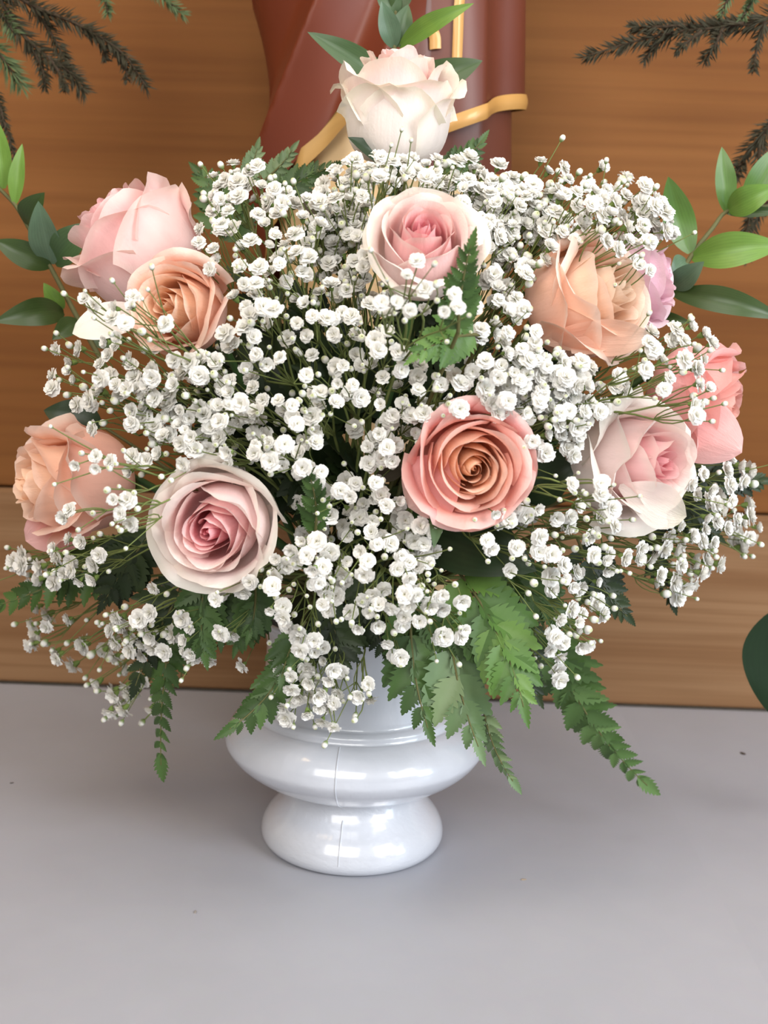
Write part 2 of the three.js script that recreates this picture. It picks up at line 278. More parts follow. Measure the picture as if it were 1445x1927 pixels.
function branch(label, stem, z0, z1, leaves, name = 'ruscus_branch', category = 'branch') {
  const pts = stem.map(([x, y], i) => P(x, y, lerp(z0, z1, i / (stem.length - 1)))), o = pts[0].clone(), rel = pts.map((p) => p.clone().sub(o));
  const g = thing(name, label, category, o), k = mpp(o);
  part('stem', new Tubes(7).add(new THREE.CatmullRomCurve3(rel).getPoints(24), 0.0019, 0.0011).geo(), twigMat, g);
  leaves.forEach(([x0, y0, x1, y1, w, mi, dz = 0, arch = 0.1, tilt = 0], i) => {
    // the leaf starts on the stem, at the stem point nearest to (x0, y0)
    let best = 0, bd = 1e9; stem.forEach(([x, y], j) => { const d = (x - x0) ** 2 + (y - y0) ** 2; if (d < bd) { bd = d; best = j; } });
    const z = lerp(z0, z1, best / (stem.length - 1)), a = P(x0, y0, z).sub(o), b = P(x1, y1, z + dz).sub(o), side = b.clone().sub(a).normalize().cross(V(0, 0, 1));
    part('leaf', leafGeo(a, b, w * k, V(0, 0.15, 1).addScaledVector(side, tilt).normalize(), arch, 0.3), leafMats[mi], g);
  });
}
branch('green ruscus branch with glossy leaves reaching out at the far left', [[215, 720], [150, 605], [95, 502], [55, 430], [28, 385], [-10, 345], [-40, 300]], -0.03, -0.06, [
  [95, 502, -12, 452, 24, 2, 0.01, 0.12], [97, 497, 72, 378, 28, 3, 0.02, 0.05], [104, 497, 182, 418, 30, 4, 0.01, 0.2], [120, 588, -12, 606, 26, 2, 0.03, 0.22], [118, 582, 82, 532, 16, 1, 0.01, 0.1], [52, 425, 84, 362, 26, 2, 0.02, 0.1], [28, 385, 42, 270, 15, 1, 0, 0.05], [6, 355, -6, 225, 24, 1, 0, 0.05], [150, 605, 98, 640, 20, 2, 0.02, 0.1], [110, 500, 128, 440, 14, 2, 0.0, 0.1], [165, 640, 240, 640, 18, 2, -0.01, 0.1]]);
branch('bright green ruscus branch with long leaves reaching out at the far right', [[1205, 640], [1263, 548], [1300, 482], [1340, 430], [1367, 398], [1440, 388], [1480, 380]], -0.03, -0.06, [
  [1299, 476, 1257, 332, 30, 0, 0.01, -0.12], [1302, 485, 1475, 462, 32, 1, 0.02, 0.16], [1265, 552, 1475, 600, 24, 2, 0.02, 0.18], [1266, 540, 1325, 492, 22, 3, 0.02, 0.1], [1292, 490, 1262, 520, 22, 3, 0.01, 0.1], [1366, 398, 1358, 276, 20, 0, 0, 0.05], [1370, 396, 1465, 350, 26, 1, 0.02, 0.2], [1400, 392, 1470, 270, 28, 0, 0.0, 0.1], [1368, 402, 1480, 398, 10, 2, 0.01, 0.05], [1232, 598, 1302, 608, 11, 2, 0.02, 0.15]]);
branch('dark green ruscus sprig rising behind the topmost white rose', [[752, 300], [748, 180], [742, 90], [745, 20], [750, -60]], -0.02, -0.04, [
  [742, 90, 718, 2, 20, 3, 0.01, 0.05], [746, 88, 768, 8, 20, 4, 0, 0.05], [752, 88, 892, 6, 19, 1, 0.03, 0.1], [748, 170, 578, 60, 24, 4, 0.01, 0.1], [750, 195, 908, 114, 34, 2, 0.01, 0.12], [745, 25, 770, -60, 22, 2, 0, 0.05], [744, 35, 715, -50, 22, 4, 0, 0.05]]);
const broadMat = greenM(0x2a3b24, { map: ruscusTex, roughness: 0.38, transmission: 0.08 }), brownLeaf = greenM(0x3a3220, { roughness: 0.6, transmission: 0.05 });
function singleLeaf(label, x0, y0, x1, y1, w, z0, z1, mat, arch = 0.08, tilt = 0, name = 'salal_leaf') {
  const a = P(x0, y0, z0), b = P(x1, y1, z1), g = thing(name, label, 'leaf', a), k = mpp(a), r = b.clone().sub(a);
  part('blade', leafGeo(V(0, 0, 0), r, w * k, V(tilt, 0.3, 1).normalize(), arch, 0.18, 0.8), mat, g);
  const rt = ROOT.clone().sub(a); part('leaf_stalk', new Tubes(6).add(bez(V(0, 0, 0), r.clone().multiplyScalar(-0.4).lerp(rt, 0.3), rt, 8), 0.001, 0.0014).geo(), twigMat, g);
}
singleLeaf('broad dark green leaf below the open coral rose', 800, 985, 1010, 1075, 66, 0.08, 0.12, broadMat);
singleLeaf('dark green leaf between the open coral rose and the blush rose on the right', 985, 935, 1085, 870, 40, 0.08, 0.09, broadMat);
singleLeaf('dull dark brown leaf at the top left, before the cream tunic', 672, 424, 537, 362, 24, 0.0, 0.0, brownLeaf);
singleLeaf('dark pointed leaf behind the baby\'s breath above the peach rose at far left', 190, 800, 82, 772, 34, 0.0, 0.0, broadMat);
singleLeaf('small green leaf under the left side of the open coral rose', 830, 925, 816, 1032, 17, 0.13, 0.155, leafMats[4]);
singleLeaf('dark olive leaf right of the small peach rose cluster at centre', 760, 880, 700, 905, 16, 0.10, 0.1, brownLeaf);
singleLeaf('dark green leaf under the left of the topmost white rose', 752, 318, 654, 258, 19, 0.04, 0.05, broadMat, 0.1);
{ // houseplant leaf at the right edge
  const a = P(1462, 1150, -0.06), b = P(1450, 1345, -0.03), g = thing('houseplant_leaf', 'large dark green oval leaf at the right edge above the table', 'leaf', a), k = mpp(a);
  part('blade', leafGeo(V(0, 0, 0), b.clone().sub(a), 60 * k, V(-0.15, 0.1, 1).normalize(), 0.05, 0.15, 0.95, 0.05), greenM(0x10260f, { map: ruscusTex, roughness: 0.65, specularIntensity: 0.3, transmission: 0.05 }), g);
  const e = P(1640, 1100, -0.1).sub(a); part('leaf_stalk', new Tubes(6).add(bez(V(0, 0, 0), e.clone().multiplyScalar(0.5).add(V(0, 0.03, 0)), e, 10), 0.002, 0.0024).geo(), twigMat, g);
}
// single outer petals that stand away from their rose
function guardPetal(rs, label, x0, y0, x1, y1, w, z0, z1, pal, n, arch, fold = 0.3, shape = 1.3) {
  const C = PAL[pal].map(hex3), o = rs.g.position, a = P(x0, y0, z0), k = mpp(a), geo = leafGeo(a.clone().sub(o), P(x1, y1, z1).sub(o), w * k, V(...n).normalize(), arch, fold, shape, 0.06, 0.6), c = [];
  for (let i = 0; i < geo.attributes.position.count; i++) c.push(...mix3(C[2], C[3], 0.7 * sm(0.7, 1, geo.attributes.uv.getY(i))));
  geo.setAttribute('color', new THREE.Float32BufferAttribute(c, 3));
  part('guard_petal', geo, petalMat, rs.g).userData.label = label;
}
guardPetal(rose2, 'white bent-down outer petal', 300, 590, 136, 628, 36, 0.085, 0.10, 'cream', [0.1, 0.5, 0.85], 0.06);
guardPetal(rose11, 'pink lower outer petal', 190, 955, 48, 1018, 52, 0.03, 0.03, 'salmon', [-0.2, -0.4, 0.9], -0.05, 0.2);
guardPetal(rose7, 'pink lower outer petal with a bent tip', 1225, 755, 1396, 852, 62, 0.045, 0.06, 'salmon', [-0.1, -0.1, 1], 0.1, -0.2, 1.1);
guardPetal(rose5, 'peach lower outer petal bent outward', 1020, 640, 1228, 632, 40, 0.10, 0.12, 'apricot', [0.1, -0.5, 0.9], -0.06, 0.3);
guardPetal(rose8, 'white lower outer petal bent outward', 1165, 915, 1292, 972, 44, 0.105, 0.125, 'cream', [0.1, -0.3, 1], -0.05, 0.3, 1.5);
guardPetal(rose9, 'pink left outer petal', 858, 870, 768, 955, 66, 0.15, 0.14, 'coral', [-0.4, 0.1, 0.9], 0.12, -0.25, 1.3);

// ---------- ferns ----------
function leafletGeo(seed, teeth) {      // unit leaflet along +y, facing +z, with forward-pointing teeth
  const r = rng(seed), p = [], ix = [], N = teeth * 4, edge = (t) => Math.pow(Math.sin(Math.PI * Math.pow(clamp(t * 0.97 + 0.03), 0.62)), 0.9), bend = 0.1 + 0.15 * r(), side = 0.08 * (r() - 0.5);
  const pt = (x, y) => { p.push(x + side * y * y, y, -bend * y * y + Math.abs(x) * 0.35); };
  for (let i = 0; i <= N; i++) {
    const t = i / N; pt(0, t);
    for (const s of [-1, 1]) {
      const ph = (t * teeth + (s > 0 ? 0.5 : 0)) % 1, w = 0.235 * edge(t) * (0.62 + 0.48 * Math.pow(ph, 0.8)) * (1 + 0.15 * (r() - 0.5)), tt = t + 0.10 * ph * (1 - t) + 0.02;
      pt(s * w * 0.55, lerp(t, tt, 0.5)); pt(s * w, Math.min(1, tt));
    }
    if (i) { const a = (i - 1) * 5, b = i * 5; for (const [m, k] of [[0, 1], [1, 2]]) ix.push(a + m, b + k, a + k, a + m, b + m, b + k); for (const [m, k] of [[0, 3], [3, 4]]) ix.push(a + m, a + k, b + k, a + m, b + k, b + m); }
  }
  const g = new THREE.BufferGeometry(); g.setAttribute('position', new THREE.Float32BufferAttribute(p, 3)); g.setIndex(ix); g.computeVertexNormals(); return g;
}
const leaflets = [1, 2, 3, 4, 5].map((s) => leafletGeo(s * 13, 6 + (s % 3)));
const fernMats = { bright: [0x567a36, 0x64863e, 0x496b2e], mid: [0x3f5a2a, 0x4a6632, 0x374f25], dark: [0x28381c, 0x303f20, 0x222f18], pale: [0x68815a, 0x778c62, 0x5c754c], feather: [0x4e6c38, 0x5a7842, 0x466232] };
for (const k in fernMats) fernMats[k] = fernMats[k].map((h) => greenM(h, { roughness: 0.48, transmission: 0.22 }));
const rachisMat = greenM(0x5c5a34, { transmission: 0, roughness: 0.7 });
function frond(label, x0, y0, x1, y1, w, z0, z1, tone, seed, { n = 9, bow = 0.1, roll = 0, root = true, group, start = 0.12, droop = 0 } = {}) {
  const r = rng(seed), a = P(x0, y0, z0), b = P(x1, y1, z1).sub(a), k = mpp(a), g = thing('fern_frond', label, 'fern', a, group);
  const ax = b.clone().normalize(), L = b.length(), out = V(0, 0, 1), lat0 = ax.clone().cross(out).normalize();
  const ctrl = b.clone().multiplyScalar(0.5).addScaledVector(lat0, bow * L).add(V(0, 0, 0.06 * L)), cv = new THREE.QuadraticBezierCurve3(V(0, 0, 0), ctrl, b);
  const tb = new Tubes(5).add(cv.getPoints(14), 0.0011, 0.0003);
  if (root) { const rt = ROOT.clone().sub(a).add(V((r() - 0.5) * 0.06, 0, (r() - 0.5) * 0.06)); tb.add(bez(rt, ctrl.clone().multiplyScalar(-0.8).lerp(rt, 0.4), V(0, 0, 0), 8), 0.0014, 0.0011); }
  part('rachis', tb.geo(), rachisMat, g);
  const mats = fernMats[tone];
  const put = (p, dir, nrm, len, wid) => { const m = part('leaflet', leaflets[Math.floor(r() * leaflets.length)], mats[Math.floor(r() * 3)], g); const y = dir.clone().normalize(), x = y.clone().cross(nrm).normalize(), zz = x.clone().cross(y); m.quaternion.setFromRotationMatrix(new THREE.Matrix4().makeBasis(x, y, zz)); m.position.copy(p); m.scale.set(len * wid, len, len); };
  for (let i = 0; i < n; i++) {
    const t = start + (1 - start) * Math.pow(i / n, 0.9), p = cv.getPoint(t), tan = cv.getTangent(t), nrm0 = V(0.1, 0.2, 1), lat = tan.clone().cross(nrm0).normalize().applyAxisAngle(tan, roll), nrm = lat.clone().cross(tan).normalize();
    const len = 1.2 * w * k * Math.pow(1 - t, 0.75) * (0.55 + 0.45 * sm(0, 0.25, t)) * 1.15 + 0.004;
    for (const s of [-1, 1]) {
      const ang = 0.85 + 0.25 * (r() - 0.5) - 0.25 * t, d = tan.clone().multiplyScalar(Math.cos(ang)).addScaledVector(lat, s * Math.sin(ang)).addScaledVector(nrm, 0.25 * (r() - 0.6)).add(V(0, -droop, 0));
      put(p, d, nrm.clone().addScaledVector(lat, 0.5 * (r() - 0.5)), len * (0.88 + 0.24 * r()), 1.1 + 0.35 * r());
    }
  }
  put(cv.getPoint(0.93), cv.getTangent(1), V(0.1, 0.2, 1), L * 0.14 + 0.006, 0.9);
}
frond('bright green fern frond hanging right of the vase neck below the broad leaf', 850, 1060, 985, 1330, 105, 0.09, 0.135, 'bright', 201, { n: 8, bow: -0.12, droop: 0.1 });
frond('green fern frond with leaflets hanging over the right shoulder of the vase', 775, 1110, 805, 1370, 84, 0.095, 0.125, 'mid', 202, { n: 5, bow: 0.1, droop: 0.4 });
frond('pale underside fern frond hanging beside the right shoulder of the vase', 840, 1130, 900, 1405, 96, 0.095, 0.13, 'pale', 203, { n: 5, bow: 0.08, droop: 0.4 });
frond('narrow folded fern tip on a bare stalk hanging lowest right of the vase', 905, 1270, 965, 1470, 26, 0.10, 0.115, 'pale', 204, { n: 9, bow: 0.16, start: 0.35, roll: 0.6 });
frond('soft feathery fern frond trailing down to the right over the table edge', 1010, 1140, 1218, 1478, 74, 0.02, 0.0, 'feather', 205, { n: 14, bow: 0.12, roll: 0.5 });
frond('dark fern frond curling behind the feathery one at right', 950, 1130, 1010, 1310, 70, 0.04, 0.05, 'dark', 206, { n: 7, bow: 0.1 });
frond('green fern frond curving down the left shoulder of the vase', 570, 1165, 432, 1372, 62, 0.085, 0.115, 'mid', 207, { n: 8, bow: -0.2, droop: 0.3 });
frond('short dark fern frond hanging in the middle of the vase neck', 610, 1130, 645, 1255, 62, 0.085, 0.10, 'dark', 208, { n: 6, bow: -0.05 });
frond('short green fern frond left of the vase neck beside the hanging blossoms', 575, 1170, 530, 1275, 46, 0.09, 0.115, 'mid', 209, { n: 4, bow: 0.1, droop: 0.3 });
frond('long narrow fern frond hanging straight down at lower left', 345, 1085, 303, 1440, 46, 0.05, 0.045, 'mid', 210, { n: 12, bow: 0.06, roll: 0.5 });
frond('dark fern frond pointing left under the peach rose at far left', 265, 1010, -12, 1142, 62, 0.02, 0.02, 'mid', 211, { n: 10, bow: -0.06, roll: 0.3 });
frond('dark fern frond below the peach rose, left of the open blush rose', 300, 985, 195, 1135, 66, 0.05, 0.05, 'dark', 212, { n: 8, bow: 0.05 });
frond('green fern frond under the open blush rose at lower left', 430, 1050, 415, 1200, 78, 0.07, 0.09, 'mid', 213, { n: 7, bow: 0.05, droop: 0.2 });
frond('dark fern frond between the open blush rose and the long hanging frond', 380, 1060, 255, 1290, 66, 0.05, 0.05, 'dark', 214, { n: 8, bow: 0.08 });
frond('fern frond crossing behind the vase neck at left', 500, 1110, 445, 1215, 56, 0.075, 0.09, 'mid', 215, { n: 6 });
frond('bright upright fern tip in front of the blush rose below the topmost rose', 862, 625, 886, 462, 36, 0.165, 0.19, 'mid', 216, { n: 9, bow: -0.06, start: 0.05 });
frond('light green fern tip below the upright one at the centre top', 905, 630, 785, 668, 52, 0.145, 0.165, 'bright', 217, { n: 6, bow: 0.15 });
frond('small fern tip between the open blush rose and the centre blossoms', 592, 1010, 582, 892, 30, 0.13, 0.15, 'mid', 218, { n: 7 });
frond('fern frond rising behind the blossoms beside the large pale pink rose', 460, 470, 372, 322, 58, -0.02, -0.03, 'mid', 219, { n: 8, bow: 0.1 });
frond('green fern frond pointing right across the statue\'s cream tunic', 505, 385, 628, 312, 34, 0.0, 0.0, 'mid', 220, { n: 8, bow: -0.08 });
frond('thin pale fern tip at the left edge of the statue\'s cloak', 455, 350, 484, 278, 20, -0.02, -0.02, 'pale', 221, { n: 6 });
frond('thin pale fern tip in front of the statue\'s cloak', 490, 345, 550, 282, 20, -0.02, -0.02, 'pale', 222, { n: 6 });
frond('fern frond poking out right of the base of the topmost rose', 810, 350, 906, 265, 36, 0.0, 0.0, 'mid', 223, { n: 7 });
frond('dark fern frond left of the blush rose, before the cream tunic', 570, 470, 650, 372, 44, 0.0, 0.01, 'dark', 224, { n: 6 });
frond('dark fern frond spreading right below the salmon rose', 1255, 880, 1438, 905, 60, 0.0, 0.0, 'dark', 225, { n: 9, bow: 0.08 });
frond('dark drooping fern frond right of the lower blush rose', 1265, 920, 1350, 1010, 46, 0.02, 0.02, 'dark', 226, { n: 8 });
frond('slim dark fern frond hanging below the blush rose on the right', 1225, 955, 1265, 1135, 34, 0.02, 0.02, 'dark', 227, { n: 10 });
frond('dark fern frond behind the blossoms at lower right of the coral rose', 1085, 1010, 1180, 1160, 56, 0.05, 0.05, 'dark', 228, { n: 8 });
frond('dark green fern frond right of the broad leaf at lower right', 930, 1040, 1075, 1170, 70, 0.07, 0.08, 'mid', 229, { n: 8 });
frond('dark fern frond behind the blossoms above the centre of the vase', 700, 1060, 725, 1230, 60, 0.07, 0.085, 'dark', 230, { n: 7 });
frond('leafy fern frond below the open blush rose, pointing straight down', 390, 1075, 385, 1235, 70, 0.085, 0.095, 'mid', 231, { n: 7, droop: 0.2 });
frond('fern frond between the open blush rose and the vase rim', 480, 1085, 470, 1190, 60, 0.085, 0.1, 'mid', 232, { n: 6, bow: -0.1, droop: 0.2 });
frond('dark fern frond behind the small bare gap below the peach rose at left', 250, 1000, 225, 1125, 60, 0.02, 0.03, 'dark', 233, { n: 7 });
frond('green fern frond lying over the right of the vase rim', 730, 1120, 905, 1235, 64, 0.095, 0.115, 'mid', 234, { n: 9, bow: -0.1, droop: 0.3 });
{ // filler fronds inside; their dark tone deepens the shade in the gaps
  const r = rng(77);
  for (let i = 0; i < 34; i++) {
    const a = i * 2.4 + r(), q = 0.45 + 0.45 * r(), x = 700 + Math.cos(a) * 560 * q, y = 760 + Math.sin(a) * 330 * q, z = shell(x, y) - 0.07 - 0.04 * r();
    frond('dark fern frond in the shade deep between the baby\'s breath', lerp(700, x, 0.25), lerp(900, y, 0.25), x, y, 110, z - 0.03, z, 'dark', 300 + i, { n: 6, roll: (r() - 0.5) * 1.2, group: 'dark filler fronds inside the bouquet' });
  }
}

// ---------- baby's breath ----------
const WHITE = [0.86, 0.85, 0.81], CREAM = [0.78, 0.76, 0.62], GREEN = hex3(0x7d9450);
function blossomGeo(seed, openness) {    // radius 1, facing +y, calyx below
  const r = rng(seed), p = [], c = [], ix = [];
  const rings = [[7, -0.05, 0.98, 0.5], [7, 0.38, 1, 0.5], [6, 0.8, 0.98, 0.44], [4, 1.2, 0.9, 0.36]];   // petals, how high they point, length, half width
  for (const [n, el0, len, wd] of rings) for (let i = 0; i < n; i++) {
    const az = (i + 0.4 * r()) / n * 6.283 + el0 * 3, el = lerp(1.3, el0 + 0.3 * (r() - 0.5), openness), l = len * (0.85 + 0.25 * r()) * (1 - 0.12 * Math.sin(el)), w = wd * (0.85 + 0.3 * r()) * lerp(0.75, 1, openness), b = p.length / 3;
    for (let j = 0; j < 3; j++) for (let k = -2; k <= 2; k++) {
      const t = [0, 0.6, 1][j], e = el + (0.5 - 0.75 * t) * 0.4 * openness, d = l * t * (j === 2 ? 1 - 0.05 * k * k * 0.5 + 0.16 * (r() - 0.5) : 1) + 0.02, ww = k / 2 * w * (0.25 + 0.75 * Math.sqrt(t)), h = Math.sin(e) * d + (j === 2 ? 0.16 * (r() - 0.5) : 0) - Math.abs(k) * 0.03, rd = Math.cos(e) * d + 0.04;
      p.push(rd * Math.cos(az) - ww * Math.sin(az), h + 0.1, rd * Math.sin(az) + ww * Math.cos(az)); c.push(...mix3(CREAM, WHITE, sm(0, 0.5, t)));
    }
    for (let j = 0; j < 2; j++) for (let k = 0; k < 4; k++) { const A = b + j * 5 + k; ix.push(A, A + 1, A + 6, A, A + 6, A + 5); }
  }
  const b = p.length / 3, prof = [[0.06, -0.62], [0.24, -0.45], [0.33, -0.12], [0.4, 0.12]];
  prof.forEach(([rr, y], j) => { for (let a = 0; a < 5; a++) { const w = a / 5 * 6.283; p.push(rr * Math.cos(w), y + (j === 3 && a % 2 ? -0.12 : 0), rr * Math.sin(w)); c.push(...GREEN); } });
  for (let j = 0; j < 3; j++) for (let a = 0; a < 5; a++) { const A = b + j * 5 + a, B = b + j * 5 + (a + 1) % 5; ix.push(A, A + 5, B + 5, A, B + 5, B); }
  const g = new THREE.BufferGeometry(); g.setAttribute('position', new THREE.Float32BufferAttribute(p, 3)); g.setAttribute('color', new THREE.Float32BufferAttribute(c, 3)); g.setIndex(ix); g.computeVertexNormals(); return g;
}
function budGeo() {
  const prof = [[0.02, -1.0], [0.32, -0.9], [0.6, -0.45], [0.72, 0.05], [0.62, 0.5], [0.38, 0.82], [0.14, 0.9], [0.1, 0.78]], g = new THREE.LatheGeometry(prof.map(([x, y]) => new THREE.Vector2(x, y)), 9), c = [];
  const q = g.attributes.position; for (let i = 0; i < q.count; i++) { const y = q.getY(i); c.push(...mix3(mix3(GREEN, WHITE, sm(-0.55, -0.1, y)), hex3(0xc6cf8e), sm(0.75, 0.88, y))); }
  g.setAttribute('color', new THREE.Float32BufferAttribute(c, 3)); return g;
}
const blossoms = [[1, 1], [2, 1], [3, 0.95], [4, 0.85], [5, 0.7], [6, 0.5]].map(([s, o]) => blossomGeo(s * 31, o)), bud = budGeo();
const gypMat = new THREE.MeshPhysicalMaterial({ vertexColors: true, roughness: 0.7, specularIntensity: 0.3, transmission: 0.22, thickness: 0, side: THREE.DoubleSide });
const gypStem = greenM(0x6c7842, { transmission: 0, roughness: 0.7 });
const CENTRE = V(0, 0.24, -0.02);
const hidden = (x, y) => Math.hypot((x - 650) / 250, (y - 780) / 240) < 1;   // the open middle, where gaps show
function spray(label, dz, clusters, seed, { over = false, group, zfix = null, size = 1, thin = /dense|thick|packed/i.test(label) ? 1.25 : /rim|below the open blush|middle of the vase/.test(label) ? 0.66 : 0.8 } = {}) {
  const r = rng(seed), pts = [];
  const nodes = clusters.map(([x, y, n0, rad = 26]) => {
    const n = n0 < 5 ? n0 : Math.round(n0 * thin * (hidden(x, y) ? 0.8 : 1));
    const zc = (zfix ?? shell(x, y)) + dz, q = { p: P(x, y, zc), fl: [] };
    const placed = [];
    for (let i = 0, tries = 0; i < n && tries < n * 30; tries++) {
      const a = r() * 6.283, d = n === 1 ? 0 : rad * 1.25 * Math.sqrt(r()), X = x + Math.cos(a) * d, Y = y + Math.sin(a) * d;
      if (!over && faces.some(([fx, fy, fr]) => Math.hypot(X - fx, Y - fy) < fr * 0.93)) continue;
      if (placed.some(([u, v]) => Math.hypot(X - u, Y - v) < 21 && tries < n * 22)) continue;
      placed.push([X, Y]); q.fl.push(P(X, Y, zc + (r() - 0.62) * (hidden(x, y) ? 0.06 : 0.03))); i++;
    }
    // the node lies behind its blossoms
    const c = q.fl.reduce((s, v) => s.add(v), V(0, 0, 0)).multiplyScalar(1 / Math.max(1, q.fl.length)); if (!q.fl.length) c.copy(q.p);
    q.c = c; const toC = CENTRE.clone().sub(c).normalize(); q.n = c.clone().addScaledVector(toC, 0.022 + rad * 0.0003); return q;
  });
  const m = nodes.reduce((s, q) => s.add(q.n), V(0, 0, 0)).multiplyScalar(1 / nodes.length).lerp(CENTRE, 0.22);
  const g = thing('babys_breath_spray', label, 'flower spray', m, group), T = new Tubes(4), rel = (v) => v.clone().sub(m);
  const rt = ROOT.clone().add(V((r() - 0.5) * 0.06, -0.005, (r() - 0.5) * 0.06));
  T.add(bez(rel(rt), rel(rt.clone().lerp(m, 0.5).add(V(0, 0.03, 0.02))), V(0, 0, 0), 10), 0.0012, 0.0009);
  for (const q of nodes) {
    const mid = rel(q.n).multiplyScalar(0.5).add(V((r() - 0.5) * 0.026, 0.014 * r() - 0.003, (r() - 0.5) * 0.026));
    T.add(bez(V(0, 0, 0), mid, rel(q.n), 6), 0.0008, 0.00055);
    for (const f of q.fl) {
      const out = f.clone().sub(q.n), axis = out.clone().normalize().multiplyScalar(0.9).add(V(f.x * 1.6, (f.y - 0.24) * 1.3, 0.45)).add(V(r() - 0.5, r() - 0.5, r() - 0.5).multiplyScalar(1.1)).normalize();
      const isBud = r() < 0.16, R = mpp(f) * (isBud ? 7.5 + 4 * r() : 12.5 + 6.5 * r()) * size, base = f.clone().addScaledVector(axis, -R * 0.6);
      T.add(bez(rel(q.n), rel(q.n.clone().lerp(base, 0.6).addScaledVector(axis, -0.006).add(V((r() - 0.5) * 0.011, (r() - 0.5) * 0.011, 0))), rel(base), 4), 0.00042, 0.00034);
      const me = part(isBud ? 'bud' : 'blossom', isBud ? bud : blossoms[Math.floor(r() * blossoms.length)], gypMat, g);
      me.position.copy(rel(f)); me.scale.setScalar(R); me.quaternion.setFromUnitVectors(V(0, 1, 0), axis).multiply(new THREE.Quaternion().setFromAxisAngle(V(0, 1, 0), r() * 6.28));
    }
    for (let i = 0; i < 2; i++) { const e = q.c.clone().add(V((r() - 0.5) * 0.035, (r() - 0.5) * 0.035, 0.012 * r())); if (faces.some(([fx, fy, fr]) => P(fx, fy, e.z).distanceTo(e) < fr * 0.9 * mpp(e)) && !over) continue; T.add(bez(rel(q.n), rel(q.n.clone().lerp(e, 0.6).add(V(0, 0, 0.004))), rel(e), 4), 0.0004, 0.0003); const R = mpp(e) * (5.5 + 3 * r()), b = part('bud', bud, gypMat, g); b.position.copy(rel(e)); b.scale.setScalar(R); b.quaternion.setFromUnitVectors(V(0, 1, 0), e.clone().sub(q.n).normalize()); }
  }
  part('stem', T.geo(), gypStem, g);
}
